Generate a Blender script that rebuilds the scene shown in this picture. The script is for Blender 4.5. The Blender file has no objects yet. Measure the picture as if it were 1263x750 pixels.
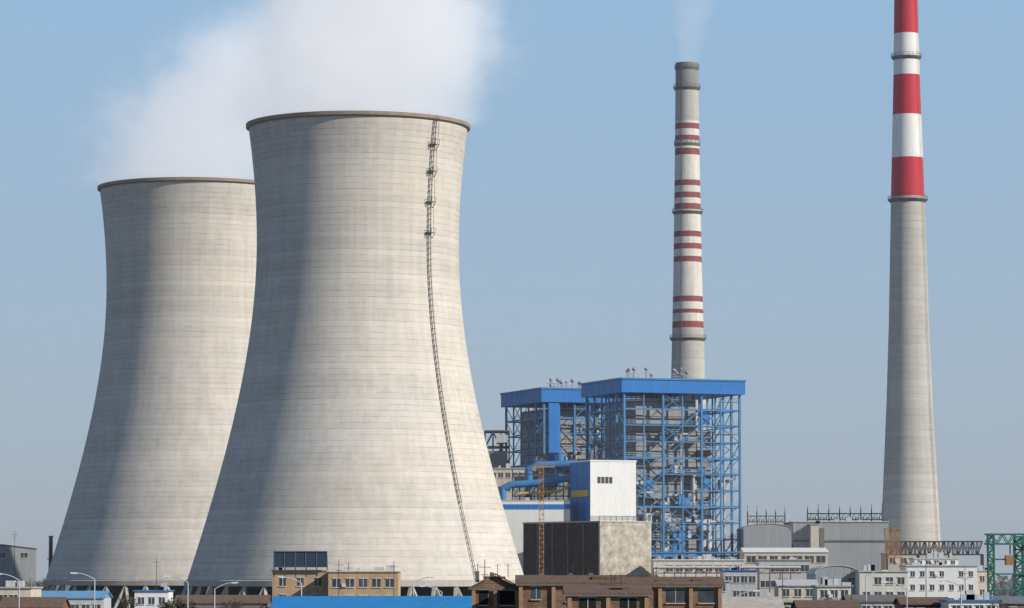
import bpy, math, random
from mathutils import Vector
random.seed(7)
R=random.Random(11)
sc=bpy.context.scene
# ---------------------------------------------------------------- survey helper
F=4250.0; CH=12.0; PITCH=math.atan(340/F)
def pos(px,row,D):
    """point on the sight line at ground distance D -> world (x,z)"""
    u=(px-631.5)/F; v=(375-row)/F
    t=D/(math.cos(PITCH)-v*math.sin(PITCH))
    return u*t, CH+(math.sin(PITCH)+v*math.cos(PITCH))*t
def PX(px,D,row=690): return pos(px,row,D)[0]
def PZ(row,D): return pos(631,row,D)[1]
# ---------------------------------------------------------------- materials
class N:
    def __init__(s,nt): s.nt=nt
    def new(s,t,**k):
        n=s.nt.nodes.new(t)
        for a,b in k.items(): setattr(n,a,b)
        return n
    def link(s,a,b): s.nt.links.new(a,b)
    def math(s,op,a,b=None,c=None,clamp=False):
        n=s.new('ShaderNodeMath',operation=op); n.use_clamp=clamp
        for i,v in enumerate((a,b,c)):
            if v is None: continue
            if isinstance(v,(int,float)): n.inputs[i].default_value=v
            else: s.link(v,n.inputs[i])
        return n.outputs[0]
    def noise(s,vec,scale,detail=4,rough=.55):
        n=s.new('ShaderNodeTexNoise'); n.inputs['Scale'].default_value=scale
        n.inputs['Detail'].default_value=detail; n.inputs['Roughness'].default_value=rough
        s.link(vec,n.inputs['Vector']); return n.outputs['Fac']
    def scale(s,vec,sx,sy,sz):
        n=s.new('ShaderNodeVectorMath',operation='MULTIPLY'); s.link(vec,n.inputs[0])
        n.inputs[1].default_value=(sx,sy,sz); return n.outputs[0]
    def mixc(s,f,a,b,mode='MIX'):
        n=s.new('ShaderNodeMix',data_type='RGBA',blend_type=mode)
        if isinstance(f,(int,float)): n.inputs[0].default_value=f
        else: s.link(f,n.inputs[0])
        for i,v in ((6,a),(7,b)):
            if isinstance(v,tuple): n.inputs[i].default_value=(*v[:3],1)
            else: s.link(v,n.inputs[i])
        return n.outputs[2]
def base(name):
    m=bpy.data.materials.new(name); m.use_nodes=True
    nt=m.node_tree; b=nt.nodes['Principled BSDF']; return m,N(nt),b
_m={}
def mat(name,col,rough=.8,var=.25,sc_=.6,streak=.25,metal=0.0,bands=0,bandcol=None,bandax=2):
    if name in _m: return _m[name]
    m,n,b=base(name)
    g=n.new('ShaderNodeNewGeometry').outputs['Position']
    a=n.noise(g,sc_,5,.6); s=n.noise(n.scale(g,1.6,1.6,.12),.9,3)
    v=n.math('ADD',n.math('MULTIPLY',n.math('SUBTRACT',a,.5),var*2),n.math('MULTIPLY',n.math('SUBTRACT',s,.5),streak*2))
    v=n.math('ADD',v,1.0)
    vm=n.new('ShaderNodeVectorMath',operation='SCALE'); vm.inputs[0].default_value=col
    n.link(v,vm.inputs['Scale']); out=vm.outputs[0]
    if bands:
        sp=n.new('ShaderNodeSeparateXYZ'); n.link(g,sp.inputs[0])
        ax=sp.outputs[bandax]
        if bandax==0: ax=n.math('ADD',sp.outputs[0],n.math('MULTIPLY',sp.outputs[1],.6))
        f=n.math('FRACT',n.math('DIVIDE',ax,bands)); f=n.math('LESS_THAN',f,.14)
        out=n.mixc(f,out,bandcol)
    n.link(out,b.inputs['Base Color']); b.inputs['Roughness'].default_value=rough
    b.inputs['Metallic'].default_value=metal
    b.inputs['Specular IOR Level'].default_value=.25
    _m[name]=m; return m
def brickmat(name,c1,c2,mortar,scale=1.0,bw=.9,rh=.3):
    m,n,b=base(name)
    tc=n.new('ShaderNodeTexCoord').outputs['Object']
    sp=n.new('ShaderNodeSeparateXYZ'); n.link(tc,sp.inputs[0])
    cb=n.new('ShaderNodeCombineXYZ'); n.link(n.math('ADD',sp.outputs[0],sp.outputs[1]),cb.inputs[0]); n.link(sp.outputs[2],cb.inputs[1])
    br=n.new('ShaderNodeTexBrick'); n.link(cb.outputs[0],br.inputs['Vector'])
    br.inputs['Color1'].default_value=(*c1,1); br.inputs['Color2'].default_value=(*c2,1); br.inputs['Mortar'].default_value=(*mortar,1)
    br.inputs['Scale'].default_value=scale; br.inputs['Brick Width'].default_value=bw; br.inputs['Row Height'].default_value=rh
    br.inputs['Mortar Size'].default_value=.03
    no=n.noise(tc,.5,5,.65)
    mr=n.new('ShaderNodeMapRange'); n.link(no,mr.inputs[0]); mr.inputs[1].default_value=.3; mr.inputs[2].default_value=.7; mr.inputs[3].default_value=.45; mr.inputs[4].default_value=1.25
    vm=n.new('ShaderNodeVectorMath',operation='SCALE'); n.link(br.outputs[0],vm.inputs[0]); n.link(mr.outputs[0],vm.inputs['Scale'])
    n.link(vm.outputs[0],b.inputs['Base Color']); b.inputs['Roughness'].default_value=.9
    b.inputs['Specular IOR Level'].default_value=.2
    _m[name]=m; return m
def concrete_shell(name,col,lift,dark,topz=(80,126),topd=.10):
    m,n,b=base(name)
    tc=n.new('ShaderNodeTexCoord').outputs['Object']
    sp=n.new('ShaderNodeSeparateXYZ'); n.link(tc,sp.inputs[0]); z=sp.outputs[2]
    wob=n.math('MULTIPLY',n.noise(tc,.08,2),.25)
    q=n.math('DIVIDE',n.math('ADD',z,wob),lift)
    wn=n.new('ShaderNodeTexWhiteNoise',noise_dimensions='1D'); n.link(n.math('FLOOR',q),wn.inputs['W'])
    wn3=n.new('ShaderNodeTexWhiteNoise',noise_dimensions='1D'); n.link(n.math('FLOOR',n.math('DIVIDE',q,5.0)),wn3.inputs['W'])
    patchm=n.noise(n.scale(tc,.05,.05,.1),1,3,.6)   # where the lift lines show strongly
    ring=n.math('MULTIPLY',n.math('SUBTRACT',wn.outputs['Value'],.5),.10)
    ring=n.math('ADD',ring,n.math('MULTIPLY',n.math('SUBTRACT',wn3.outputs['Value'],.5),.05))
    line=n.math('LESS_THAN',n.math('FRACT',q),.15)
    msk=n.new('ShaderNodeMapRange'); n.link(n.noise(n.scale(tc,1,1,4),.16,5,.75),msk.inputs[0]); msk.inputs[1].default_value=.38; msk.inputs[2].default_value=.66; msk.inputs[3].default_value=.1; msk.inputs[4].default_value=1
    ln=n.math('MULTIPLY',line,n.math('MULTIPLY',msk.outputs[0],n.math('MULTIPLY',patchm,dark)))
    streak=n.math('MULTIPLY',n.math('SUBTRACT',n.noise(n.scale(tc,.55,.55,.02),1,5,.65),.5),.44)
    patch=n.math('MULTIPLY',n.math('SUBTRACT',n.noise(n.scale(tc,.05,.05,.12),1,6,.68),.5),.40)
    pan=n.math('MULTIPLY',n.math('SUBTRACT',n.noise(n.scale(tc,.35,.35,.9),1,4,.75),.5),.26)
    mr=n.new('ShaderNodeMapRange'); n.link(z,mr.inputs[0]); mr.inputs[1].default_value=topz[0]; mr.inputs[2].default_value=topz[1]; mr.inputs[3].default_value=0; mr.inputs[4].default_value=topd
    v=n.math('ADD',1.0,ring)
    for t in (streak,patch,pan): v=n.math('ADD',v,t)
    v=n.math('SUBTRACT',v,ln); v=n.math('SUBTRACT',v,mr.outputs[0])
    grey=(col[0]*.88,col[1]*.96,col[2]*1.10)
    cc=n.mixc(n.noise(n.scale(tc,.04,.04,.06),1,5,.6),col,grey)
    vm=n.new('ShaderNodeVectorMath',operation='SCALE'); n.link(cc,vm.inputs[0]); n.link(v,vm.inputs['Scale'])
    n.link(vm.outputs[0],b.inputs['Base Color']); b.inputs['Roughness'].default_value=.92
    b.inputs['Specular IOR Level'].default_value=.1
    bu=n.new('ShaderNodeBump'); bu.inputs['Strength'].default_value=.35; bu.inputs['Distance'].default_value=.12
    n.link(v,bu.inputs['Height']); n.link(bu.outputs[0],b.inputs['Normal'])
    _m[name]=m; return m
M_shell=concrete_shell('tower_concrete',(.64,.57,.475),1.45,.55)
M_chim=concrete_shell('chimney_concrete',(.53,.485,.42),2.2,.35,(10,200),.12)
M_rim=mat('rim_concrete',(.30,.24,.19))
M_conc=mat('concrete',(.42,.39,.35),var=.3)
M_concd=mat('dark_concrete',(.16,.15,.14),var=.3)
M_cap=mat('chimney_cap_concrete',(.26,.255,.25),var=.3)
M_dark=mat('dark_steel',(.06,.06,.065),.6)
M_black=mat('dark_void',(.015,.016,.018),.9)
M_blue=mat('blue_steel',(.05,.20,.43),.5,.25)
M_roofb=mat('blue_roof_cladding',(.02,.18,.52),.5,.12,bands=1.1,bandcol=(.015,.12,.40),bandax=0)
M_white=mat('white_cladding',(.76,.76,.75),.6,.08,streak=.12)
M_cream=mat('cream_wall',(.55,.49,.40),.8,.2)
M_tan=mat('tan_plaster',(.46,.32,.20),.9,.25)
M_pier=mat('weathered_brick_pier',(.34,.22,.14),.9,.4)
M_grey=mat('grey_cladding',(.33,.35,.37),.6,.12,bands=1.0,bandcol=(.27,.29,.31),bandax=0)
M_greyd=mat('dark_grey_cladding',(.17,.18,.20),.6,.15)
M_lgrey=mat('light_grey_cladding',(.48,.49,.50),.6,.12,bands=1.4,bandcol=(.42,.43,.45),bandax=0)
M_plant=mat('galvanised_duct',(.30,.31,.32),.6,.3)
M_boil=mat('boiler_casing',(.28,.27,.265),.6,.4,bands=2.2,bandcol=(.10,.105,.12))
M_green=mat('green_steel',(.03,.16,.13),.5)
M_yel=mat('yellow_paint',(.62,.42,.09),.5)
M_orange=mat('rusty_orange_paint',(.36,.19,.09),.7)
M_rust=mat('rusty_steel',(.15,.085,.055),.8,.5)
M_red=mat('red_band_paint',(.50,.025,.045),.6,.18,streak=.22)
M_wband=mat('white_band_paint',(.76,.75,.73),.6,.08,streak=.14)
M_mar=mat('maroon_band_paint',(.25,.07,.075),.7,.3)
M_wold=mat('weathered_white_paint',(.64,.61,.56),.8,.2,streak=.3)
M_glass=mat('window_glass',(.06,.07,.085),.2,.9,.5)
M_tile=mat('roof_tiles',(.16,.105,.08),.9,.5,1.5,bands=.5,bandcol=(.09,.06,.05),bandax=0)
M_brick=brickmat('brown_brick',(.27,.145,.09),(.21,.11,.07),(.24,.21,.17))
M_cblock=brickmat('block_wall',(.52,.47,.39),(.45,.41,.35),(.29,.26,.23),1,4.2,2.6)
M_dblock=brickmat('shaded_block_wall',(.05,.04,.035),(.035,.03,.028),(.13,.11,.1),1,4.0,2.6)  # copy of the block wall with shade painted in, for the unlit face
M_bark=mat('bark',(.09,.07,.055),.9)
M_leaf=mat('dusty_foliage',(.07,.08,.045),.95,.5,.3)
M_lamp=mat('galvanised_steel',(.5,.51,.52),.45,.1)
# ---------------------------------------------------------------- geometry
class B:
    def __init__(s): s.v=[]; s.f=[]; s.mi=[]; s.sm=[]
    def add(s,vs,fs,mi=0,smooth=False):
        o=len(s.v); s.v+= [tuple(v) for v in vs]
        for f in fs: s.f.append([o+i for i in f]); s.mi.append(mi); s.sm.append(smooth)
    def box(s,x0,x1,y0,y1,z0,z1,mi=0):
        s.add([(x0,y0,z0),(x1,y0,z0),(x1,y1,z0),(x0,y1,z0),(x0,y0,z1),(x1,y0,z1),(x1,y1,z1),(x0,y1,z1)],
              [(0,3,2,1),(4,5,6,7),(0,1,5,4),(1,2,6,5),(2,3,7,6),(3,0,4,7)],mi)
    def beam(s,p,q,w,h=None,mi=0):
        p=Vector(p);q=Vector(q);d=(q-p)
        if d.length<1e-4: return
        d.normalize(); up=Vector((0,0,1)) if abs(d.z)<.95 else Vector((0,1,0))
        a=d.cross(up).normalized(); b=a.cross(d).normalized(); h=h or w
        a*=w/2;b*=h/2
        vs=[p-a-b,p+a-b,p+a+b,p-a+b,q-a-b,q+a-b,q+a+b,q-a+b]
        s.add(vs,[(0,1,2,3),(7,6,5,4),(0,4,5,1),(1,5,6,2),(2,6,7,3),(3,7,4,0)],mi)
    def cyl(s,p,q,r0,r1=None,n=12,mi=0,cap=True):
        r1=r0 if r1 is None else r1
        p=Vector(p);q=Vector(q);d=(q-p).normalized(); up=Vector((0,0,1)) if abs(d.z)<.95 else Vector((0,1,0))
        a=d.cross(up).normalized(); b=a.cross(d)
        vs=[]
        for c,r in ((p,r0),(q,r1)):
            for i in range(n):
                t=2*math.pi*i/n; vs.append(c+a*math.cos(t)*r+b*math.sin(t)*r)
        s.add(vs,[(i,(i+1)%n,n+(i+1)%n,n+i) for i in range(n)],mi,True)
        if cap: s.add(vs[:n],[tuple(range(n-1,-1,-1))],mi); s.add(vs[n:],[tuple(range(n))],mi)
    def pipe(s,pts,r,n=10,mi=0):
        for a,b in zip(pts,pts[1:]): s.cyl(a,b,r,r,n,mi)
        for a in pts[1:-1]: s.ball(a,r,n,mi)
    def ball(s,c,r,n=10,mi=0,sz=1.0):
        vs=[];m=max(4,n//2)
        for j in range(m+1):
            ph=math.pi*j/m
            for i in range(n):
                t=2*math.pi*i/n; vs.append((c[0]+r*math.sin(ph)*math.cos(t),c[1]+r*math.sin(ph)*math.sin(t),c[2]+r*sz*math.cos(ph)))
        s.add(vs,[(j*n+i,(j+1)*n+i,(j+1)*n+(i+1)%n,j*n+(i+1)%n) for j in range(m) for i in range(n)],mi,True)
    def rev(s,prof,n=96,mis=None,smooth=True,close=False):
        vs=[];k=len(prof)
        for z,r in prof:
            for i in range(n):
                t=2*math.pi*i/n; vs.append((r*math.cos(t),r*math.sin(t),z))
        o=len(s.v); s.v+=vs
        for j in range(k-1 if not close else k):
            j2=(j+1)%k
            for i in range(n):
                s.f.append([o+j*n+i,o+j*n+(i+1)%n,o+j2*n+(i+1)%n,o+j2*n+i]); s.mi.append(mis[j] if mis else 0); s.sm.append(smooth)
    def prism(s,poly,y0,y1,mi=0):
        n=len(poly); vs=[(x,y0,z) for x,z in poly]+[(x,y1,z) for x,z in poly]
        s.add(vs,[tuple(range(n)),tuple(range(2*n-1,n-1,-1))]+[(i,n+i,n+(i+1)%n,(i+1)%n) for i in range(n)],mi)
    def done(s,name,mats,parent=None,loc=(0,0,0),rot=0):
        me=bpy.data.meshes.new(name); me.from_pydata(s.v,[],s.f)
        if not isinstance(mats,(list,tuple)): mats=[mats]
        for m in mats: me.materials.append(m)
        me.polygons.foreach_set('material_index',s.mi); me.polygons.foreach_set('use_smooth',s.sm)
        me.update(); o=bpy.data.objects.new(name,me); sc.collection.objects.link(o)
        if parent: o.parent=parent
        o.location=loc; o.rotation_euler=(0,0,rot); return o
def empty(name,loc=(0,0,0),rot=0):
    e=bpy.data.objects.new(name,None); e.empty_display_size=2; sc.collection.objects.link(e)
    e.location=loc; e.rotation_euler=(0,0,rot); return e
# ---------------------------------------------------------------- ground
g=B(); g.add([(-9000,-500,0),(9000,-500,0),(9000,16000,0),(-9000,16000,0)],[(0,1,2,3)])
m,n,b=base('dry_ground'); tc=n.new('ShaderNodeNewGeometry').outputs['Position']
c=n.mixc(n.noise(tc,.02,6,.6),(.075,.065,.05),(.13,.115,.095)); c=n.mixc(n.math('MULTIPLY',n.noise(tc,.004,4),.8),c,(.055,.06,.04))
n.link(c,b.inputs['Base Color']); b.inputs['Roughness'].default_value=1
g.done('ground',m)
r=B(); r.box(-400,400,470,482,.004,.008); ro=r.done('road',mat('asphalt',(.05,.05,.052),.9))
r=B()
for y in (468,482.3):
    r.box(-400,400,y,y+1.8,0,.13)
r.done('pavement',M_conc)
r=B()
for i in range(100): r.box(-400+i*8,-397+i*8,475.9,476.1,.012,.014)
r.done('road_marking',M_wold)
# ---------------------------------------------------------------- cooling towers
def trad(z):
    zt=94.6; c=62.4 if z<zt else 68
    return 25*math.sqrt(1+((z-zt)/c)**2)
ZB,ZT=11.0,124.0
def cooling_tower(px,D,ladder_az):
    x=PX(px,D,400); e=empty('cooling_tower',(x,D,0))
    s=B(); k=90; out=[(ZB+(ZT-ZB)*i/k,trad(ZB+(ZT-ZB)*i/k)) for i in range(k+1)]
    inn=[(z,r-.7) for z,r in reversed(out)]
    s.rev(out+inn,192,close=True); s.done('shell',M_shell,e,rot=px*.01)
    s=B(); rt=trad(ZT)
    s.rev([(ZT-.7,rt+.02),(ZT-.4,rt+.6),(ZT+.45,rt+.65),(ZT+.45,rt-.9),(ZT-.9,rt-.9)],192,smooth=False); s.done('rim_ring',M_rim,e)
    s=B(); rb=trad(ZB)
    s.rev([(ZB+.9,rb+.03),(ZB+.7,rb+.45),(ZB-.6,rb+.5),(ZB-.6,rb-1),(ZB+.9,rb-1)],192,smooth=False); s.done('lintel_ring',M_conc,e)
    s=B(); nn=44; r0=rb+3.4
    for i in range(nn):
        for d in (1,-1):
            t0=2*math.pi*i/nn; t1=2*math.pi*(i+d*.5)/nn+0
            s.beam((r0*math.cos(t0),r0*math.sin(t0),1),((rb-.2)*math.cos(t1),(rb-.2)*math.sin(t1),ZB-.5),.75)
    s.done('support_columns',M_conc,e)
    s=B(); s.rev([(0,r0+2),(1.6,r0+2),(1.6,r0+1.5),(0,r0+1.5)],128,smooth=False); s.done('basin_wall',M_conc,e)
    s=B(); s.rev([(0,rb-7),(ZB+3,rb-8),(ZB+3,.1)],64); s.done('fill_pack',M_black,e)  # fill pack drum, coloured near-black to paint in the darkness inside
    if ladder_az is not None:
        a=ladder_az; dx,dy=math.sin(a),-math.cos(a); tx,ty=math.cos(a),math.sin(a)
        def P(z,off,side): r=trad(z)+off; return (r*dx+tx*side,r*dy+ty*side,z)
        s=B(); zs=[ZB+i*1.4 for i in range(int((ZT+1-ZB)/1.4)+1)]
        for z0,z1 in zip(zs,zs[1:]):
            for sd in (-.3,.3): s.beam(P(z0,.4,sd),P(z1,.4,sd),.13)
            s.beam(P(z0,.4,-.3),P(z0,.4,.3),.1); s.beam(P(z0,0,0),P(z0,.4,0),.1)
            if z0>30:
                s.beam(P(z0,.95,0),P(z1,.95,0),.1)
                s.beam(P(z0,.4,-.35),P(z0,.95,-.3),.08);s.beam(P(z0,.4,.35),P(z0,.95,.3),.08);s.beam(P(z0,.95,-.3),P(z0,.95,.3),.08)
        s.done('ladder',M_concd,e)
        s=B()
        for zc in (117.5,111,103.5,96):
            for sd0,sd1 in ((-1.0,1.3),):
                s.beam(P(zc,.6,sd0),P(zc,.6,sd1),1.1,.13)
                s.beam(P(zc+1.1,1.1,sd0),P(zc+1.1,1.1,sd1),.09)
                for q in (sd0,0,sd1): s.beam(P(zc,1.1,q),P(zc+1.1,1.1,q),.09)
                s.beam(P(zc,1.1,sd1),P(zc-1.4,.05,sd1),.12); s.beam(P(zc,1.1,sd0),P(zc-1.4,.05,sd0),.12)
        for z0,z1 in zip((96,103.5,111,117.5),(103.5,111,117.5,124)):
            s.beam(P(z0,.8,1.1),P(z1,.8,.8),.1)
        s.done('ladder_platforms',M_concd,e)
    return e
cooling_tower(441,850,math.radians(45.5))
cooling_tower(239,987,None)
# ---------------------------------------------------------------- chimneys
def chimney(name,px,D,prof,bands,plats,mats,ztop,lad=None):
    x=PX(px,D,400); e=empty(name,(x,D,0))
    zs=sorted(set([z for z,_ in prof]+[z for b in bands for z in b[:2]]))
    def rad(z):
        for (a,ra),(b,rb) in zip(prof,prof[1:]):
            if a<=z<=b: return ra+(rb-ra)*(z-a)/(b-a)
        return prof[-1][1]
    P=[(z,rad(z)) for z in zs]; mis=[]
    for (z0,_),(z1,_) in zip(P,P[1:]):
        zm=(z0+z1)/2; k=0
        for b in bands:
            if b[0]<zm<b[1]: k=b[2]
        mis.append(k)
    s=B(); s.rev(P,64,mis); rt=P[-1][1]; s.rev([(ztop,rt),(ztop,rt-.7),(ztop-8,rt-.7),(ztop-8,.05)],64,None,False)
    s.done('shaft',mats,e)
    for zp,wd in plats:
        s=B(); rr=rad(zp)
        s.rev([(zp-.9,rr+.01),(zp,rr+wd),(zp+.2,rr+wd),(zp+.2,rr+.01)],48,smooth=False)
        for i in range(20):
            t=2*math.pi*i/20; c,q=math.cos(t)*(rr+wd-.1),math.sin(t)*(rr+wd-.1)
            s.beam((c,q,zp),(c,q,zp+1.2),.1)
        for h in (.65,1.2): s.rev([(zp+h-.04,rr+wd-.12),(zp+h+.04,rr+wd-.08)],48)
        s.done('gallery',M_concd,e)
    if lad is not None:
        s=B(); a=lad; z=20
        while z<ztop-2:
            z2=min(z+6,ztop)
            for o in (-.3,.3):
                def q(zz): r=rad(zz)+.3; return (r*math.sin(a)+o*math.cos(a),-r*math.cos(a)+o*math.sin(a),zz)
                s.beam(q(z),q(z2),.09)
            z=z2
        s.done('ladder',M_cap,e)
    return e
D=1050; k=F/D
z_=lambda r:PZ(r,D)
prof=[(0,10.2),(z_(665),73/2/k),(z_(600),67/2/k),(z_(500),57/2/k),(z_(400),49.5/2/k),(z_(245),41.5/2/k),(z_(100),33/2/k),(z_(0),29/2/k),(z_(0)+24,26/2/k)]
bands=[(z_(0)+12,z_(0)+24,2),(z_(0),z_(0)+12,1),(z_(42),z_(0),1),(z_(93),z_(42),2),(z_(142),z_(93),1),(z_(195),z_(142),2),(z_(243),z_(195),1)]
chimney('striped_chimney',1121,D,prof,bands,[(z_(247),1.0),(z_(71),.8)],[M_chim,M_red,M_wband],z_(0)+24,lad=.9)
D=1120; k=F/D
zz=[]
for a in ((153,160),(168,174),(184,192),(223,230),(238,245),(252,259),(286,293),(301,308),(317,324),(366,373),(382,387),(397,405)):
    zz.append((z_(a[1]),z_(a[0]),2))
bands=[(z_(405),z_(150),1)]+zz+[(z_(108),z_(78),3)]
prof=[(0,8.6),(z_(600),50/2/k),(z_(466),42/2/k),(z_(350),36/2/k),(z_(200),31/2/k),(z_(78),28/2/k)]
chimney('striped_chimney',848.5,D,prof,bands,[(z_(418),.8),(z_(262),.7),(z_(178),.35),(z_(109),.7),(z_(84),.35)],[M_chim,M_wold,M_mar,M_cap],z_(78),lad=-.5)
# ---------------------------------------------------------------- boiler houses
M_lblue=mat('light_blue_paint',(.18,.34,.52),.6)
def boiler_house(px,D,ang,L,W,ztop,zroof,panel=False,seed=1):
    rr=random.Random(seed); x=PX(px,D,500); e=empty('boiler_house',(x,D,0),ang)
    s=B(); o=1.3
    s.box(-o,L+o,-o,W+o,zroof,ztop); s.done('roof',M_roofb,e)
    s=B(); s.box(-o-.3,L+o+.3,-o-.3,W+o+.3,ztop+.003,ztop+.5); s.done('roof_edge',M_blue,e)
    nx=6; xs=[L*i/nx for i in range(nx+1)]; ny=5; ys=[W*i/ny for i in range(ny+1)]
    nf=14; zs=[zroof*i/nf for i in range(nf+1)]
    s=B()
    for i,xx in enumerate(xs):
        for yy in (0,ys[1],W):
            s.beam((xx,yy,0),(xx,yy,zroof),.6 if i%2==0 else .38)
    for yy in ys[1:-1]:
        for xx in (0,xs[1],L): s.beam((xx,yy,0),(xx,yy,zroof),.4)
    for j,zq in enumerate(zs[1:-1]):
        h=.55 if j%3==0 else .3
        for yy in (0,ys[1]): s.beam((0,yy,zq),(L,yy,zq),.25,h)
        s.beam((0,W,zq),(L,W,zq),.3,.4)
        for xx in (0,L): s.beam((xx,0,zq),(xx,W,zq),.25,h)
    s.done('steel_frame',M_blue,e)
    s=B()
    for j in range(nf):
        for i in range(nx):
            q=rr.random()
            if q<.32: s.beam((xs[i],0,zs[j]),(xs[i+1],0,zs[j+1]),.2)
            if .15<q<.5: s.beam((xs[i+1],0,zs[j]),(xs[i],0,zs[j+1]),.2)
            q=rr.random()
            if q<.6: s.beam((xs[i],ys[1],zs[j]),((xs[i]+xs[i+1])/2,ys[1],zs[j+1]),.22)
        for i in range(ny):
            q=rr.random()
            if q<.5: s.beam((0,ys[i],zs[j]),(0,ys[i+1],zs[j+1]),.18)
            if q>.35: s.beam((0,ys[i+1],zs[j]),(0,ys[i],zs[j+1]),.18)
            if q>.6: s.beam((L,ys[i+1],zs[j]),(L,ys[i],zs[j+1]),.18)
    s.done('bracing',M_blue,e)
    s=B(); rl=B()
    for j in range(1,nf):
        for i in range(nx):
            if rr.random()<.6:
                d=rr.choice((.35,.6,1.0))*ys[1]; h=zs[j]+rr.choice((0,0,zs[1]*.45))
                s.box(xs[i]+.1,xs[i+1]-.1,.35,d,h+.3,h+.42)
                for hh in (.9,1.5): rl.beam((xs[i],.3,h+hh),(xs[i+1],.3,h+hh),.12)
                for t in range(5):
                    xx=xs[i]+(xs[i+1]-xs[i])*t/4; rl.beam((xx,.3,h+.3),(xx,.3,h+1.5),.11)
            if rr.random()<.3:
                rl.beam((xs[i]+.5,1,zs[j]+.4),(xs[i+1]-.5,1,zs[j+1] if j<nf-1 else zs[j]),.5,.12)
        for i in range(ny):
            if rr.random()<.6:
                s.box(.35,3.0,ys[i]+.1,ys[i+1]-.1,zs[j]+.3,zs[j]+.42)
                for hh in (.9,1.5): rl.beam((.3,ys[i],zs[j]+hh),(.3,ys[i+1],zs[j]+hh),.1)
    s.done('platforms',M_greyd,e); rl.done('handrails',M_lblue,e)
    s=B(); bx0=L*.14; bx1=L*.66; by0=ys[1]*.62; by1=W-2
    s.box(bx0,bx1,by0,by1,zroof*.22,zroof-1.5)
    s.add([(bx0,by0,zroof*.22-.01),(bx1,by0,zroof*.22-.01),(bx1,by1,zroof*.22-.01),(bx0,by1,zroof*.22-.01),
           ((bx0+bx1)/2-2,by0+5,8),((bx0+bx1)/2+2,by0+5,8),((bx0+bx1)/2+2,by0+9,8),((bx0+bx1)/2-2,by0+9,8)],
          [(0,1,5,4),(1,2,6,5),(2,3,7,6),(3,0,4,7),(4,5,6,7)])
    s.box(bx1+.8,bx1+5.2,by0+1,by1-9,zroof*.45,zroof*.84)
    s.done('boiler_casing',M_boil,e)
    s=B()
    for i in range(9):
        xx=rr.uniform(1,L-2); yy=rr.uniform(1.2,by0-.8); z0=rr.uniform(2,zroof*.6); z1=z0+rr.uniform(8,24)
        z1=min(z1,zroof-1); s.pipe([(xx,yy,z0),(xx,yy,z1),(min(L-1,xx+rr.uniform(2,8)),yy,z1)],rr.uniform(.3,.6))
    s.pipe([(bx1+3,by0+3,6),(bx1+3,by0+3,zroof*.42)],1.6,14); s.pipe([(L*.3,2.6,4),(L*.3,2.6,zroof*.2),(L*.55,2.6,zroof*.26)],1.1,12)
    for i in range(18):
        xx=rr.uniform(1,L-5); zq=rr.choice(zs[1:-2])+.5; s.box(xx,xx+rr.uniform(1.2,3.6),by0-1.5,by0-.1,zq,zq+rr.uniform(1.2,3.0))
    s.done('ducts_and_plant',M_lgrey,e)
    s=B()
    for i in range(12):
        xx=rr.uniform(1,L-5); zq=rr.choice(zs[1:-2])+.5; s.box(xx,xx+rr.uniform(1.5,4.5),1.2,1.5,zq,zq+rr.uniform(1.5,3.9))
    s.done('panels',M_blue,e)
    if panel:
        s=B(); s.box(1.2,4.6,-1.0,-.5,zs[8]-4,zroof-.3); s.done('blue_lift_shaft',M_roofb,e)
    s=B()
    for i in range(9):
        xx=rr.uniform(.1,.55)*L; yy=rr.uniform(.02,.5)*W; h=rr.uniform(1.8,3.2)
        s.cyl((xx,yy,ztop+.4),(xx,yy,ztop+h),.16); s.ball((xx,yy,ztop+h+.4),rr.uniform(.45,.75),10,0,.8)
        s.beam((xx-1.3,yy,ztop+h*.7),(xx+1.3,yy,ztop+h*.7),.14)
        s.beam((xx+1.3,yy,ztop+.4),(xx+1.3,yy,ztop+h*.7),.12)
    s.done('steam_vents',M_plant,e)
boiler_house(770,1000,math.radians(20),36.5,30,PZ(468,1000),PZ(484,1000),False,3)
boiler_house(671,1055,math.radians(20),30,34,PZ(480,1055),PZ(496,1055),True,5)
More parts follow.
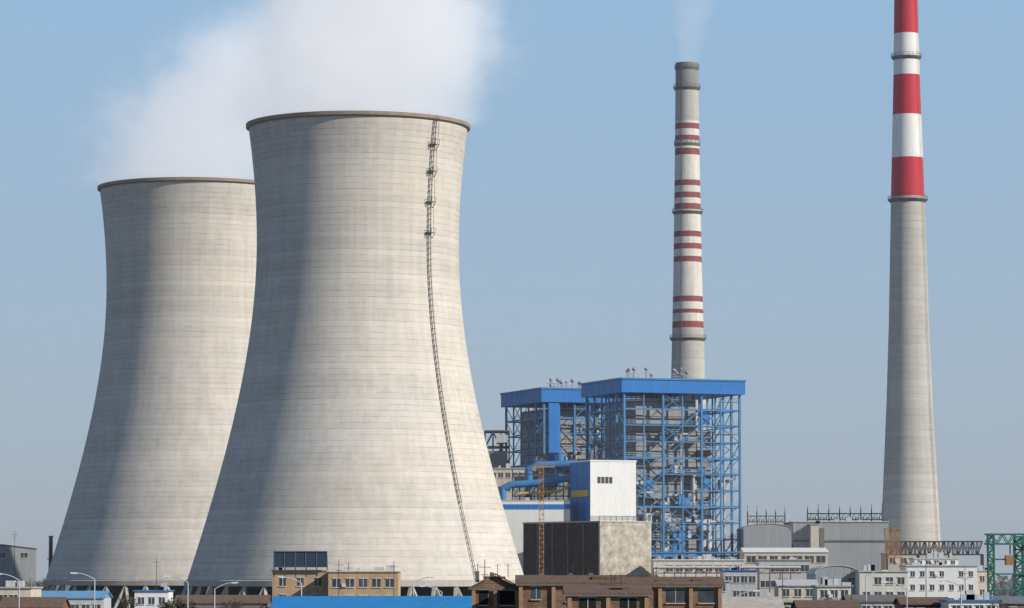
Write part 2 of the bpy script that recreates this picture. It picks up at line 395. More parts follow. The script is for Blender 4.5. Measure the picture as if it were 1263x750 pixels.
# ---------------------------------------------------------------- generic buildings
def windows(s,fr,x0,x1,y,z0,nx,nf,fh,ww,wh,face=-1):
    for j in range(nf):
        for i in range(nx):
            if R.random()<.06: continue
            cx=x0+(x1-x0)*(i+.5)/nx; zb=z0+j*fh
            s.box(cx-ww/2,cx+ww/2,y-.03,y+.03,zb,zb+wh)
            fr.box(cx-ww/2-.12,cx+ww/2+.12,y-.16,y-.035,zb-.16,zb-.02)
            fr.box(cx-.05,cx+.05,y-.07,y-.031,zb+.02,zb+wh-.02)
            fr.box(cx-ww/2-.1,cx+ww/2+.1,y-.12,y-.035,zb+wh+.02,zb+wh+.14)
            if R.random()<.18: fr.box(cx+ww/2+.2,cx+ww/2+.9,y-.4,y-.004,zb,zb+.6)
def bldg(name,px0,px1,row,D,depth,wall,roof='flat',roofm=None,nx=0,nf=0,fh=3.2,ww=1.4,wh=1.5,ang=0,rise=1.5,top_off=1.2,z0=0,frm=None,over=.3,sidewin=0):
    xa=PX(px0,D,row); xb=PX(px1,D,row); zt=PZ(row,D); L=(xb-xa)/math.cos(ang)
    e=empty(name,(xa,D,0),ang); roofm=roofm or M_greyd
    s=B()
    if roof=='flat':
        s.box(0,L,0,depth,z0,zt-.25); s.done('walls',wall,e)
        s=B(); s.box(-over,L+over,-over,depth+over,zt-.247,zt); s.done('roof',roofm,e); we=zt-.25
        s=B()
        for i in range(R.randint(2,5)):
            xx=R.uniform(.05,.85)*L; w=R.uniform(.6,1.8); s.box(xx,xx+w,depth*.3,depth*.3+w,zt+.003,zt+R.uniform(.5,1.5))
        s.done('roof_plant',M_lgrey,e)
    elif roof=='gx':   # ridge along x
        we=zt-rise; s.box(0,L,0,depth,z0,we); s.done('walls',wall,e)
        s=B(); o=over; th=.18
        for sg in (0,1):
            y0=-o if sg==0 else depth+o; ym=depth/2
            s.add([(-o,y0,we-.05),(L+o,y0,we-.05),(L+o,ym,zt),(-o,ym,zt),(-o,y0,we+th),(L+o,y0,we+th),(L+o,ym,zt+th),(-o,ym,zt+th)],
              [(0,1,2,3),(4,5,6,7),(0,1,5,4),(1,2,6,5),(3,0,4,7)])
        s.add([(0,0,we),(0,depth,we),(0,depth/2,zt-.02)],[(0,1,2)]); s.add([(L,0,we),(L,depth,we),(L,depth/2,zt-.02)],[(0,1,2)])
        s.done('roof',roofm,e)
    elif roof=='gy':   # gable toward camera
        we=zt-rise; s.prism([(0,z0),(L,z0),(L,we),(L/2,zt-.1),(0,we)],0,depth); s.done('walls',wall,e)
        s=B(); o=over; t=.22
        s.prism([(-o,we-o*rise/(L/2)-.02),(L/2,zt),(L+o,we-o*rise/(L/2)-.02),(L+o,we-o*rise/(L/2)+t),(L/2,zt+t),(-o,we-o*rise/(L/2)+t)],-o,depth+o); s.done('roof',roofm,e)
    else:              # barrel
        we=zt-rise
        arc=[(L/2+L/2*math.cos(t*math.pi/12),we+rise*math.sin(t*math.pi/12)) for t in range(13)]
        s.prism([(0,z0),(L,z0)]+arc,0,depth); s.done('walls',wall,e)
        arc2=[(L/2+(L/2+.2)*math.cos(t*math.pi/12),we+(rise+.2)*math.sin(t*math.pi/12)) for t in range(13)]
        s=B(); s.prism(arc2+list(reversed([(a,b+.02) for a,b in arc])),-.2,depth+.2); s.done('roof',roofm,e)
    if nx:
        s=B(); fr=B(); windows(s,fr,0.3,L-.3,0,we-top_off-wh-(nf-1)*fh,nx,nf,fh,ww,wh)
        if sidewin:
            for j in range(nf):
                for i in range(sidewin):
                    cy=depth*(i+.5)/sidewin; zb=we-top_off-wh-j*fh
                    s.box(-.03,.03,cy-ww/2,cy+ww/2,zb,zb+wh); s.box(L-.03,L+.03,cy-ww/2,cy+ww/2,zb,zb+wh)
        s.done('windows',M_glass,e); fr.done('window_frames',frm or M_wold,e)
    return e,L,zt,we
rad_=math.radians
# left
bldg('grey_warehouse',-40,43,672,1050,30,M_grey,'gy',M_greyd,3,1,ww=2,wh=1.5,ang=.15,rise=1.2)
bldg('utility_shed',-30,38,724,620,14,M_cream,'flat',M_conc,5,2)
bldg('utility_shed',44,128,730,650,12,M_lgrey,'gx',mat('pale_blue_sheet',(.14,.32,.5),.6),6,1,rise=1.2)
bldg('pump_house',166,208,728,690,9,M_white,'flat',M_blue,3,2,ww=1.2,wh=1.3)
bldg('utility_shed',216,330,735,700,10,M_concd,'gx',M_tile,6,1)
bldg('utility_shed',0,75,738,520,10,M_brick,'gx',M_tile,5,1)
# tan block + billboard
e,L,zt,we=bldg('tan_office_block',336,405,703,640,12,M_tan,'flat',M_conc,3,3,ww=1.2,wh=1.5,fh=3.1,over=.2)
be=empty('rooftop_billboard',(PX(337,638,690),639,zt)); W_=PX(403,638)-PX(337,638); H_=PZ(680,638)-zt
s=B(); s.box(0,W_,0,.25,.45,H_); s.done('panel',mat('billboard_navy',(.03,.05,.085),.6,.3),be)
s=B()
for i in range(6):
    xx=W_*i/5; s.beam((xx,-.06,0),(xx,-.06,H_+.1),.1); s.beam((xx,2.2,0),(xx,.3,H_*.8),.12)
for z in (.5,H_): s.beam((0,-.13,z),(W_,-.13,z),.1)
s.done('frame',M_greyd,be)
bldg('tan_workshop',405,491,704,630,14,M_tan,'flat',M_cream,5,3,ww=1.5,wh=1.5,fh=3.1,over=.25)
bldg('blue_roof_shed',335,582,737,500,16,M_cream,'gx',mat('bright_blue_sheet',(.02,.22,.52),.5,.3,bands=.9,bandcol=(.02,.15,.38),bandax=0),12,1,rise=2.2)
# foreground brick houses
def brick_house(px0,px1,row,D,depth,seed,gab=False):
    rr=random.Random(seed)
    e,L,zt,we=bldg('brick_house',px0,px1,row,D,depth,M_brick,'gy' if gab else 'gx',M_tile,0,0,rise=.9 if not gab else 1.6,over=.45)
    s=B(); gl=B(); fr=B(); n=max(2,int(L/3.2))
    for i in range(n+1):
        x=L*i/n; x0=max(0,min(L-.45,x-.22)); s.box(x0,x0+.45,-.32,-.003,0,we-.35)
    s.done('brick_piers',M_pier,e)
    for i in range(n):
        cx=L*(i+.5)/n
        for j in range(4):
            w=rr.choice((1.1,1.8,2.2)); h=rr.choice((1.4,1.7,1.7)); zb=we-.4-h-j*2.9
            gl.box(cx-w/2,cx+w/2,-.04,.03,zb,zb+h); fr.box(cx-w/2-.12,cx+w/2+.12,-.2,-.045,zb-.18,zb-.03)
            if rr.random()<.6: fr.box(cx-.05,cx+.05,-.09,-.042,zb,zb+h)
            fr.box(cx-w/2-.15,cx+w/2+.15,-.15,-.045,zb+h+.02,zb+h+.2)
    gl.done('windows',M_black if seed%2 else M_glass,e); fr.done('window_frames',M_conc,e)
    s=B()
    for i in range(3):
        x=rr.uniform(.04,.92)*L; y=depth*rr.uniform(.3,.7); s.box(x,x+.5,y,y+.5,zt-.9,zt+rr.uniform(.2,.5))
    s.box(-.35,L+.35,-.46,-.33,we-.22,we-.05)
    s.done('chimney_stacks_and_gutter',M_concd,e)
    s=B()
    for i in range(2):
        x=rr.uniform(.06,.88)*L; z=zt-.5; s.box(x,x+rr.uniform(1,3),depth*.15,depth*.4,z,z+rr.uniform(.25,.5))
    s.done('roof_hatches',M_rust,e)
    s=B()
    for i in range(3):
        x=rr.uniform(.1,.9)*L; y=depth*.4; s.cyl((x,y,zt-.4),(x,y,zt+1.4),.04); s.beam((x-.5,y,zt+1.2),(x+.5,y,zt+1.2),.04)
        for q in (-.4,-.2,0,.2,.4): s.beam((x+q,y-.25,zt+1.2),(x+q,y+.25,zt+1.2),.03)
    s.done('antennas',M_dark,e)
brick_house(582,640,709,430,9,1,True)
brick_house(640,768,711,420,9,2)
brick_house(776,890,713,425,9,4)
brick_house(700,800,723,380,8,7)
bldg('utility_shed',892,965,738,430,9,M_cream,'gx',M_conc,5,2)
# block building in front of the boilers
def corner(name,px,row,D,ang,pl,pr,wl,wr,roofm,z0=0,par=.4):
    k=F/D; L=(pr-px)/k/math.cos(ang); W=(px-pl)/k/math.sin(ang); zt=PZ(row,D); x=PX(px,D,row)
    e=empty(name,(x,D,0),ang); s=B()
    s.add([(0,0,z0),(L,0,z0),(L,W,z0),(0,W,z0),(0,0,zt),(L,0,zt),(L,W,zt),(0,W,zt)],[(0,1,5,4),(1,2,6,5),(2,3,7,6)],0)
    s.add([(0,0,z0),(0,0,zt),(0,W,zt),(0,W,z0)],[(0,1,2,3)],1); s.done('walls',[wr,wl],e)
    s=B(); s.box(-.15,L+.15,-.15,W+.15,zt+.002,zt+par); s.done('roof',roofm,e)
    return e,L,W,zt
e,L,W,zt=corner('block_building',740,644,900,rad_(35),646,805,M_dblock,M_cblock,M_conc)
s=B()
for i in range(5):
    s.box(-.25,-.004,W*i/5+.1,W*i/5+.4,0,zt-.2)
s.done('frame_columns',M_concd,e)
s=B()
for i in range(10): s.beam((L*i/9,.3,zt+.4),(L*i/9,.3,zt+1.6),.1)
s.beam((0,.3,zt+1.6),(L,.3,zt+1.6),.1); s.done('roof_rail',M_dark,e)
e,L,W,zt=corner('coal_bunker_house',728,569,940,rad_(20),704,785,M_roofb,M_white,M_white)
s=B(); k=F/940
for i in range(4): s.box(2.1+i*1.15,3.0+i*1.15,-.06,-.004,PZ(596,940),PZ(588,940))
s.done('louvres',M_dark,e)
s=B(); s.box(-.2,-.004,1.5,W-1.5,PZ(612,940),PZ(604,940)); s.done('yellow_band',M_yel,e)
s=B(); s.box(0,L,-.08,-.004,PZ(641,940),PZ(636,940)); s.done('plinth_band',M_lgrey,e)
e,L,zt,we=bldg('turbine_hall',600,703,617,944,9,M_white,'flat',M_lgrey,0,0,over=.1)
s=B(); s.box(0,L,-.12,-.004,PZ(628,944),PZ(622,944)); s.done('blue_fascia_band',M_roofb,e)
bldg('transfer_house',603,650,577,1010,14,M_cream,'flat',M_lgrey,5,3,fh=4,ww=1.4,wh=1.4)
# conveyor transfer tower (dark lattice)
def lattice(name,px0,px1,r0,r1,D,depth,m,floors,w=.35,ang=0,nx=2,deck=None):
    xa=PX(px0,D,r0);xb=PX(px1,D,r0);L=xb-xa;z1=PZ(r0,D);z0=PZ(r1,D) if r1 else 0
    e=empty(name,(xa,D,0),ang); s=B()
    for i in range(nx+1):
        for y in (0,depth): s.beam((L*i/nx,y,z0),(L*i/nx,y,z1),w)
    zs=[z0+(z1-z0)*i/floors for i in range(floors+1)]
    for j,z in enumerate(zs):
        for y in (0,depth): s.beam((0,y,z),(L,y,z),w)
        for i in range(nx+1): s.beam((L*i/nx,0,z),(L*i/nx,depth,z),w*.8)
        if j<floors:
            for y in (0,depth):
                for i in range(nx):
                    a,b=(L*i/nx,L*(i+1)/nx) if (i+j)%2 else (L*(i+1)/nx,L*i/nx)
                    s.beam((a,y,z),(b,y,zs[j+1]),w*.7)
            for i in (0,nx): s.beam((L*i/nx,0 if j%2 else depth,z),(L*i/nx,depth if j%2 else 0,zs[j+1]),w*.7)
    s.done('lattice',m,e)
    if deck:
        s=B()
        for z in zs[1:]: s.box(.1,L-.1,.2,depth-.2,z+.2,z+.35)
        s.done('decks',deck,e)
    return e,L,z0,z1
lattice('transfer_tower',598,628,532,None,1030,9,M_dark,12,.4,0,3,M_concd)
s=B(); s.box(PX(598,1028),PX(626,1028),1029.2,1040,PZ(576,1028),PZ(556,1028)); s.done('transfer_gallery',M_greyd)
s=B(); s.box(PX(612,1028),PX(626,1028),1029,1039,PZ(546,1028),PZ(536,1028)); s.done('conveyor_head_house',M_lgrey)
# blue duct and yellow pipe
D=958
P=lambda px,row,d=0:(pos(px,row,D+d)[0],D+d,pos(px,row,D+d)[1])
e=empty('flue_gas_duct')
s=B(); s.pipe([P(620,640),P(620,603),P(630,598),P(660,596),P(700,590),P(715,590)],1.0,14); s.pipe([P(652,620,6),P(652,580,6),P(664,574,6),P(712,572,6)],1.1,14)
s.pipe([P(690,600,8),P(690,560,8)],1.3,14)
s.done('blue_pipes',M_blue,e)
s=B(); s.pipe([P(640,609,-1.4),P(690,606,-1.4),P(703,598,-1.4)],.4,10); s.done('yellow_pipe',M_yel,e)
s=B()
for i in range(9):
    px=632+i*9; s.beam(P(px,640,2),P(px,578+(i%3)*4,2),.3)
for r in (585,600,612): s.beam(P(632,r,2),P(704,r,2),.3)
for i in range(7): s.beam(P(632+i*10,612,2),P(642+i*10,600,2),.18)
s.done('pipe_rack',M_dark,e)
s=B(); s.box(P(634,0)[0],P(700,0)[0],D+10,D+22,0,PZ(584,D)); s.done('bag_filter_casing',M_plant,e)
# hoppers and plant at the boiler foot
e=empty('ash_hopper_row'); s=B()
for i in range(5):
    x=PX(812+i*22,975); s.cyl((x,975,9),(x,975,17.5),2.1,2.1,16); s.cyl((x,975,5),(x,975,9),.5,2.1,16); s.cyl((x,975,17.5),(x,975,18.6),2.1,.4,16)
    for q in (-1.8,1.8): s.beam((x+q,974,0),(x+q,974,12),.25)
s.done('hoppers',M_plant,e)
s=B()
for z in (8,13,19.5): s.pipe([(PX(800,971),971,z),(PX(915,971),971,z)],.35,8)
for i in range(9): s.beam((PX(802+i*14,971),970,0),(PX(802+i*14,971),970,20),.22)
s.done('pipes',M_blue,e)
e=empty('pipe_bridge'); s=B(); D=868
for i in range(14):
    x=PX(806+i*13,D); s.beam((x,D,0),(x,D,PZ(701,D)),.25); s.beam((x,D,PZ(707,D)),(PX(819+i*13,D),D,PZ(701,D)),.14)
for r in (701,707): s.beam((PX(806,D),D,PZ(r,D)),(PX(988,D),D,PZ(r,D)),.22)
s.done('rack',M_rust,e)
s=B()
for q,r in ((.5,700),(1.2,699),(1.9,700.5)): s.cyl((PX(806,D),D+q,PZ(r,D)),(PX(988,D),D+q,PZ(r,D)),.25,.25,8)
s.done('pipes',M_lgrey,e)
# tower crane mast
e,L,z0,z1=lattice('tower_crane',665,670.5,577,None,880,1.2,M_orange,34,.13,0,1)
s=B(); s.beam((L/2-2.2,.6,z1+.3),(L/2+3.5,.6,z1+.3),.3,.4); s.beam((L/2,.6,z1),(L/2,.6,z1+2.4),.2); s.beam((L/2,.6,z1+2.4),(L/2+3.2,.6,z1+.5),.1); s.beam((L/2,.6,z1+2.4),(L/2-2,.6,z1+.5),.1); s.box(L/2-2.3,L/2-1.3,.1,1.1,z1-.8,z1+.1)
s.done('jib',M_orange,e)
# right hand side plant
bldg('switchgear_building',806,918,690,890,16,M_wold,'flat',M_white,9,3,fh=4,ww=1.8,wh=1.6)
bldg('pump_house',892,934,703,800,12,M_lgrey,'flat',M_roofb,4,2,fh=3.4)
bldg('grey_hall',917,976,646,1000,30,M_grey,'barrel',M_lgrey,0,0,rise=1.6)
e,L,zt,we=bldg('grey_hall',978,1096,643,1020,34,M_grey,'flat',M_lgrey,0,0)
s=B(); s.prism([(0,PZ(672,1018)),(0,zt-.3),(-4.5,PZ(672,1018))],1,33); s.done('sloped_bay',M_lgrey,e)
s=B(); s.box(8,9.2,-.5,-.004,0,zt-2); s.box(0,L,-.3,-.004,PZ(668,1018),PZ(666,1018)); s.done('downpipe_and_rail',M_concd,e)
bldg('grey_hall',1000,1010,646,1015,6,M_cream,'flat',M_conc)
bldg('low_depot',918,1021,676,930,20,M_cream,'gx',M_white,7,1,ww=2.4,wh=1.8,rise=1.1,top_off=1.0)
bldg('low_depot',936,1000,690,880,12,M_lgrey,'flat',M_conc,5,2,ww=2.2,wh=1.6,fh=4)
bldg('vaulted_shed',1006,1060,698,770,24,M_grey,'barrel',M_lgrey,3,1,rise=1.8,top_off=.8)
bldg('vaulted_shed',1060,1120,704,760,24,M_wold,'flat',M_lgrey,4,2,ww=1.5)
bldg('white_office_block',1118,1205,697,800,14,M_white,'flat',M_lgrey,7,4,fh=3.1,ww=1.0,wh=1.2,sidewin=4)
bldg('white_office_block',1128,1182,688,812,10,M_white,'flat',M_lgrey,5,1,fh=3.1,ww=1.0,wh=.8,top_off=.4)
bldg('white_office_block',1205,1227,703,806,12,M_cream,'flat',M_lgrey,2,3,fh=3.1,ww=1.0,wh=1.3)
bldg('chimney_base_building',1092,1180,682,1000,12,M_cream,'flat',M_conc,6,2,fh=4,ww=1.5)
# conveyor truss
def truss(name,px0,px1,r0,r1,D,m,n=12,posts=(0,.5,1),w=.35,dep=3):
    xa=PX(px0,D,r0);xb=PX(px1,D,r0);z1=PZ(r0,D);z0=PZ(r1,D);L=xb-xa; e=empty(name,(xa,D,0)); s=B()
    for y in (0,dep):
        s.beam((0,y,z0),(L,y,z0),w); s.beam((0,y,z1),(L,y,z1),w)
        for i in range(n):
            a=L*i/n;b=L*(i+1)/n; s.beam((a,y,z0),(a,y,z1),w*.6); s.beam((a,y,z0) if i%2 else (a,y,z1),(b,y,z1) if i%2 else (b,y,z0),w*.6)
    for i in range(n+1): s.beam((L*i/n,0,z0),(L*i/n,dep,z0),w*.6); s.beam((L*i/n,0,z1),(L*i/n,dep,z1),w*.6)
    for p in posts:
        for y in (0,dep): s.beam((L*p,y,0),(L*p,y,z0),w*1.3)
    s.done('truss',m,e)
truss('conveyor_bridge',1094,1212,668,684,960,M_dark,20,(0,.33,.66,1),.4)
truss('conveyor_bridge',1092,1112,652,688,905,M_orange,5,(0,1),.2)
# electrical gantries
def gantry(px0,px1,r0,r1,D,n,seed):
    rr=random.Random(seed); xa=PX(px0,D,r0);xb=PX(px1,D,r0);z1=PZ(r0,D);L=xb-xa; e=empty('substation_gantry',(xa,D,0)); s=B()
    zm=PZ(r1,D)
    for i in range(n+1):
        x=L*i/n; s.beam((x-.4,0,0),(x,0,z1),.28); s.beam((x+.4,0,0),(x,0,z1),.28)
        s.beam((x,0,z1),(x,0,z1+rr.uniform(.6,2)),.14)
        for q in (.25,.5,.75): s.beam((x+q*L/n,0,zm),(x+q*L/n,0,zm+1.2),.22) if i<n else None
    s.beam((0,0,zm+(z1-zm)*.6),(L,0,zm+(z1-zm)*.6),.3,.35)
    s.beam((0,0,zm+.3),(L,0,zm+.3),.3)
    for i in range(n*2): s.beam((L*i/n/2,0,zm+.3),(L*(i+1)/n/2,0,zm+(z1-zm)*.6),.14)
    s.done('steelwork',M_concd,e)
gantry(996,1088,628,642,1062,7,1)
gantry(922,968,631,645,1040,4,2)
# green crane
e,L,z0,z1=lattice('gantry_crane',1219,1226,660,None,700,1.6,M_green,16,.26,0,1)
e,L,z0,z1=lattice('gantry_crane',1252,1262,662,None,705,2,M_green,16,.3,0,1)
xa=PX(1216,702);xb=PX(1300,702)
s=B()
for y in (701,704):
    for r in (659,671): s.beam((xa,y,PZ(r,702)),(xb,y,PZ(r,702)),.32)
    for i in range(12):
        a=xa+(xb-xa)*i/12;b=xa+(xb-xa)*(i+1)/12; s.beam((a,y,PZ(659 if i%2 else 671,702)),(b,y,PZ(671 if i%2 else 659,702)),.2)
s.box(xa+4,xa+5.6,701.5,703.5,PZ(697,702),PZ(685,702),1)
s.beam((xa+5,702.5,PZ(684,702)),(xa+5,702.5,PZ(671,702)),.25)
for r in (690,708,728): s.beam((xa+1,702,PZ(r,702)),(xb,702,PZ(r,702)),.3)
s.done('crane_bridge',[M_green,M_orange])
# lower right clutter of sheds
for i,(a,b,r,d,w,rf,mm) in enumerate([(960,1008,716,640,M_cream,'gx',M_lgrey),(1008,1050,722,610,M_wold,'flat',M_conc),(1046,1118,735,560,M_lgrey,'gx',M_concd),(1112,1172,738,540,M_brick,'gx',M_tile),(1170,1232,740,530,M_white,'flat',M_blue),(1225,1300,737,560,M_concd,'gx',M_greyd),(930,985,741,500,M_concd,'flat',M_conc),(985,1060,742,480,M_tan,'gx',M_tile),(812,900,716,700,M_lgrey,'flat',M_lgrey)]):
    bldg('utility_shed',a,b,r,d,10,w,rf,mm,max(2,int((b-a)/14)),2,ww=1.2,wh=1.3,fh=3,rise=1.0,top_off=.6)
# steel stack at left
s=B(); D=1000; x=PX(62.5,D); s.cyl((x,D,0),(x,D,PZ(662,D)),.75,.55,16); s.cyl((x,D,PZ(662,D)),(x,D,PZ(661,D)),.8,.8,16)
s.cyl((x,D,PZ(690,D)),(x,D,PZ(689,D)),1.1,1.1,16); s.done('steel_stack',M_dark)
# ---------------------------------------------------------------- street lamps
def lamp(px,row,D,side,arm=2.6):
    x=PX(px,D);z=PZ(row,D); e=empty('street_lamp',(x,D,0)); s=B()
    s.cyl((0,0,0),(0,0,z-.9),.13,.08,10)
    pts=[(side*arm*t,0,z-.9+.9*math.sin(t*math.pi/2)) for t in (0,.2,.4,.6,.8,1)]
    for a,b in zip(pts,pts[1:]): s.cyl(a,b,.07,.07,8)
    s.cyl((0,0,0),(0,0,.5),.22,.2,10); s.done('pole',M_lamp,e)
    s=B(); p=pts[-1]; s.beam((p[0]-side*.1,0,p[2]),(p[0]+side*.9,0,p[2]+.05),.36,.18); s.ball((p[0]+side*.4,0,p[2]-.08),.2,10,0,.6); s.done('lamp_head',M_white,e)
for a in ((24,708,500,-1),(117,707,500,-1),(232,711,500,-1),(265,719,520,1),(372,712,520,-1),(510,712,560,1),(545,723,520,-1),(775,712,440,-1),(1118,718,470,-1),(1068,704,560,1),(905,729,460,1),(1185,716,520,-1)): lamp(*a)
def mast(px,r,D):
    x=PX(px,D); z=PZ(r,D); s=B(); s.cyl((x,D,0),(x,D,z),.09,.05,8); s.beam((x-.8,D,z-1),(x+.8,D,z-1),.08); s.beam((x-.5,D,z-2),(x+.5,D,z-2),.08); s.done('aerial_mast',M_dark)
for a in ((18,655,1000),(193,688,800),(418,690,620),(430,694,640),(486,692,600),(598,690,450),(1050,700,500),(1142,672,800),(965,706,520),(840,700,600),(1190,700,600)): mast(*a)
# ---------------------------------------------------------------- trees
def tree(px,D,h,seed,leaf=2,ls=.2,name='bare_tree'):
    rr=random.Random(seed); x=PX(px,D); e=empty(name,(x,D,0)); s=B(); tips=[]
    def grow(p,d,l,r,lv):
        q=p+d*l; s.cyl(p,q,r,r*.7,6,0,False)
        if lv==0: tips.append(q); return
        for i in range(rr.choice((3,3,4))):
            nd=(d+Vector((rr.uniform(-.8,.8),rr.uniform(-.8,.8),rr.uniform(-.1,.5)))).normalized()
            grow(q,nd,l*rr.uniform(.6,.8),r*.6,lv-1)
    grow(Vector((0,0,0)),Vector((0,0,1)),h*.33,h*.022,4); s.done('trunk_and_limbs',M_bark,e)
    t=B()
    for p in tips:
        for i in range(leaf):
            c=p+Vector((rr.gauss(0,.4),rr.gauss(0,.4),rr.gauss(0,.4))); a=Vector((rr.uniform(-1,1),rr.uniform(-1,1),rr.uniform(-1,1)))*ls; b=Vector((rr.uniform(-1,1),rr.uniform(-1,1),rr.uniform(-1,1)))*ls
            t.add([c-a,c+b,c+a],[(0,1,2)])
    t.done('leaves',M_leaf,e)
for a in ((150,620,10,1),(300,600,9,2),(50,800,13,3),(1010,560,9.5,4),(1240,520,9,5),(510,470,7.8,6),(560,600,9,8)): tree(*a)
for a in ((905,600,8.5,7),(588,400,7.2,9),(772,405,7.6,10),(945,470,7.2,12),(1095,500,7.5,14),(225,600,8.6,15),(330,560,8.2,16)): tree(*a,leaf=9,ls=.3,name='broadleaf_tree')
# distant tree belt
s=B(); rr=random.Random(5)
for i in range(5200):
    x=rr.uniform(-420,420); y=1900+rr.uniform(0,80); h=9+4*math.sin(x*.03)+3*math.sin(x*.11+1)
    z=rr.uniform(0,h)+rr.random()*2; a=rr.uniform(.8,2.2); v=[Vector((rr.gauss(0,a),rr.gauss(0,a),rr.gauss(0,a*.8))) for _ in range(4)]
    c=Vector((x,y,z)); s.add([c+q for q in v],[(0,1,2),(1,2,3)])
s.done('distant_tree_belt',mat('distant_foliage',(.10,.11,.10),.95,.4,.05))
# ---------------------------------------------------------------- steam
def plume(name,cx,cy,z0,z1,R0,R1,drift,power,dens,seed,emis,strg=1.0,zref=50.,ns=.045,soft=.55,topfade=30,aniso=0.0):
    m=bpy.data.materials.new(name+'_vapour'); m.use_nodes=True; nt=m.node_tree; nt.nodes.clear(); n=N(nt)
    out=n.new('ShaderNodeOutputMaterial'); g=n.new('ShaderNodeTexCoord').outputs['Object']
    off=n.new('ShaderNodeVectorMath',operation='ADD'); n.link(g,off.inputs[0]); off.inputs[1].default_value=(seed*37.,seed*11.,seed*5.)
    sp=n.new('ShaderNodeSeparateXYZ'); n.link(g,sp.inputs[0])
    t=n.math('DIVIDE',n.math('MAXIMUM',n.math('SUBTRACT',sp.outputs[2],z0),0.0),zref)
    xc=n.math('MULTIPLY',n.math('POWER',t,power),drift)
    dx=n.math('SUBTRACT',n.math('SUBTRACT',sp.outputs[0],cx),xc); dy=n.math('SUBTRACT',sp.outputs[1],cy)
    rr=n.math('SQRT',n.math('ADD',n.math('MULTIPLY',dx,dx),n.math('MULTIPLY',dy,dy)))
    Rz=n.math('ADD',R0,n.math('MULTIPLY',n.math('MINIMUM',t,1.6),R1-R0))
    q=n.math('DIVIDE',rr,Rz)
    no=n.noise(off.outputs[0],ns,5,.6); no2=n.noise(off.outputs[0],ns*3.2,4,.62)
    amp=n.math('ADD',.4*strg,n.math('MULTIPLY',n.math('MINIMUM',t,1.0),.9*strg))
    q=n.math('ADD',q,n.math('MULTIPLY',n.math('SUBTRACT',no,.5),n.math('MULTIPLY',amp,1.6)))
    q=n.math('ADD',q,n.math('MULTIPLY',n.math('SUBTRACT',no2,.5),.9))
    mr=n.new('ShaderNodeMapRange',interpolation_type='SMOOTHSTEP'); n.link(q,mr.inputs[0]); mr.inputs[1].default_value=1.25; mr.inputs[2].default_value=1.25-soft; mr.inputs[3].default_value=0; mr.inputs[4].default_value=1
    mt=n.new('ShaderNodeMapRange',interpolation_type='SMOOTHSTEP'); n.link(sp.outputs[2],mt.inputs[0]); mt.inputs[1].default_value=z1; mt.inputs[2].default_value=z1-topfade
    d=n.math('MULTIPLY',n.math('MULTIPLY',mr.outputs[0],mt.outputs[0]),dens)
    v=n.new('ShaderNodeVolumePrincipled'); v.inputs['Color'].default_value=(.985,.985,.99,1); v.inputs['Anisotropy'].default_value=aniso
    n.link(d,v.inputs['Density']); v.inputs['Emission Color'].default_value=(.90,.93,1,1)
    n.link(n.math('MULTIPLY',d,emis),v.inputs['Emission Strength'])  # vapour glows by itself, brightened in place of multiply scattered light
    n.link(v.outputs[0],out.inputs['Volume'])
    s=B(); k=14;vs=[];nn=32
    for j in range(k+1):
        z=z0+(z1-z0)*j/k; tt=(z-z0)/zref; r=(R0+(R1-R0)*min(tt,1.6))*1.45
        if j==0: r=R0*1.2
        for i in range(nn):
            a=2*math.pi*i/nn; vs.append((cx+drift*tt**power+r*math.cos(a),cy+r*math.sin(a),z))
    s.add(vs,[(j*nn+i,j*nn+(i+1)%nn,(j+1)*nn+(i+1)%nn,(j+1)*nn+i) for j in range(k) for i in range(nn)]+[tuple(range(nn-1,-1,-1)),tuple(range(k*nn,k*nn+nn))])
    return s.done(name,m)
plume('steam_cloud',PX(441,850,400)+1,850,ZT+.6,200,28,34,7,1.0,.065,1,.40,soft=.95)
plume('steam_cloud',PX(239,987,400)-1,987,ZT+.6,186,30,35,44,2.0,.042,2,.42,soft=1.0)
plume('flue_smoke',PX(848.5,1120,80),1120,PZ(78,1120),PZ(-30,1120),3.4,8,3,1,.02,3,.4,zref=30,ns=.12,topfade=14)
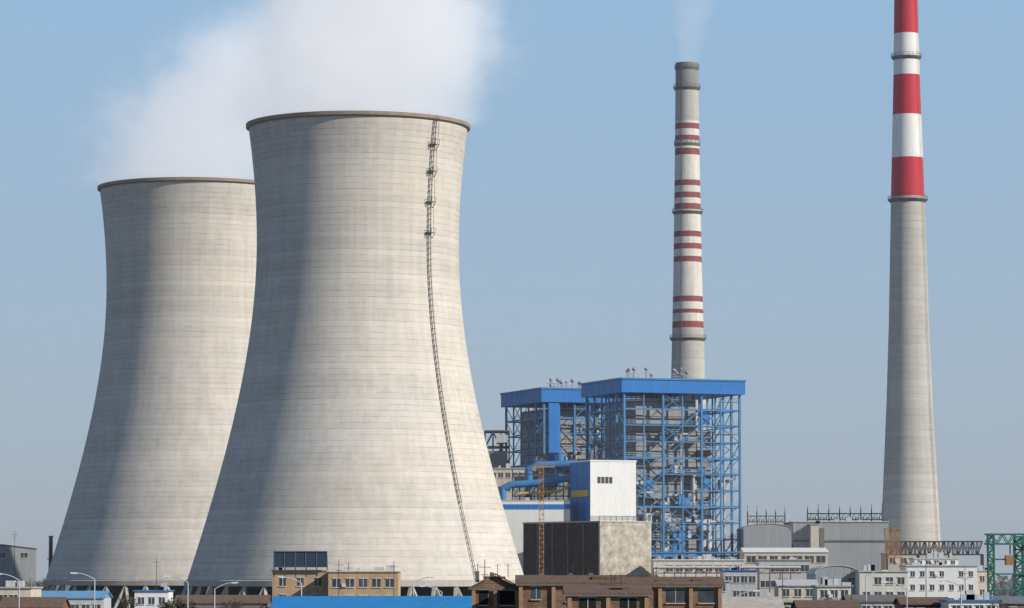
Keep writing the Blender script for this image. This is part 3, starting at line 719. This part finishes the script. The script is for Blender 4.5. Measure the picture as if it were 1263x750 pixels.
# ---------------------------------------------------------------- aerial haze: thin uniform air volume over the whole plant
m=bpy.data.materials.new('hazy_air'); m.use_nodes=True; nt=m.node_tree; nt.nodes.clear()
o=nt.nodes.new('ShaderNodeOutputMaterial'); v=nt.nodes.new('ShaderNodeVolumeScatter'); v.inputs['Density'].default_value=.00014; v.inputs['Color'].default_value=(.86,.92,1,1)
nt.links.new(v.outputs[0],o.inputs['Volume'])
s=B(); s.box(-1500,1500,540,3000,-2,600); s.done('haze',m)
# ---------------------------------------------------------------- light
EL=rad_(29); AZ=rad_(119)
S=Vector((math.sin(AZ)*math.cos(EL),math.cos(AZ)*math.cos(EL),math.sin(EL)))
sl=bpy.data.lights.new('sun','SUN'); sl.energy=5.0; sl.angle=rad_(.5); sl.color=(1,.945,.85)
so=bpy.data.objects.new('sun',sl); sc.collection.objects.link(so); so.rotation_euler=S.to_track_quat('Z','Y').to_euler()
w=bpy.data.worlds.new('World'); sc.world=w; w.use_nodes=True; n=N(w.node_tree)
bg=w.node_tree.nodes['Background']
sky=n.new('ShaderNodeTexSky',sky_type='NISHITA'); sky.sun_disc=False; sky.sun_elevation=EL; sky.sun_rotation=AZ
sky.air_density=1.0; sky.dust_density=.6; sky.ozone_density=2.0
gsp=n.new('ShaderNodeSeparateXYZ'); n.link(n.new('ShaderNodeTexCoord').outputs['Generated'],gsp.inputs[0])
cr=n.new('ShaderNodeValToRGB'); n.link(gsp.outputs[2],cr.inputs[0]); el=cr.color_ramp.elements
el[0].position=0; el[0].color=(.36,.43,.54,1); el[1].position=1; el[1].color=(.03,.07,.18,1)
for p,c in ((.06,(.355,.50,.68,1)),(.17,(.27,.54,.86,1)),(.30,(.09,.18,.36,1))):
    x=el.new(p); x.color=c
vs=n.new('ShaderNodeVectorMath',operation='SCALE'); n.link(cr.outputs[0],vs.inputs[0]); vs.inputs['Scale'].default_value=1/.08
n.link(n.mixc(.8,sky.outputs[0],vs.outputs[0]),bg.inputs[0]); bg.inputs[1].default_value=.08
# ---------------------------------------------------------------- camera
cd=bpy.data.cameras.new('camera'); cd.sensor_width=36; cd.lens=36*F/1263; cd.clip_end=30000; cd.clip_start=1
co=bpy.data.objects.new('camera',cd); sc.collection.objects.link(co); co.location=(0,0,CH); co.rotation_euler=(math.pi/2+PITCH,0,0); sc.camera=co
sc.view_settings.view_transform='Standard'; sc.view_settings.look='None'; sc.view_settings.exposure=0
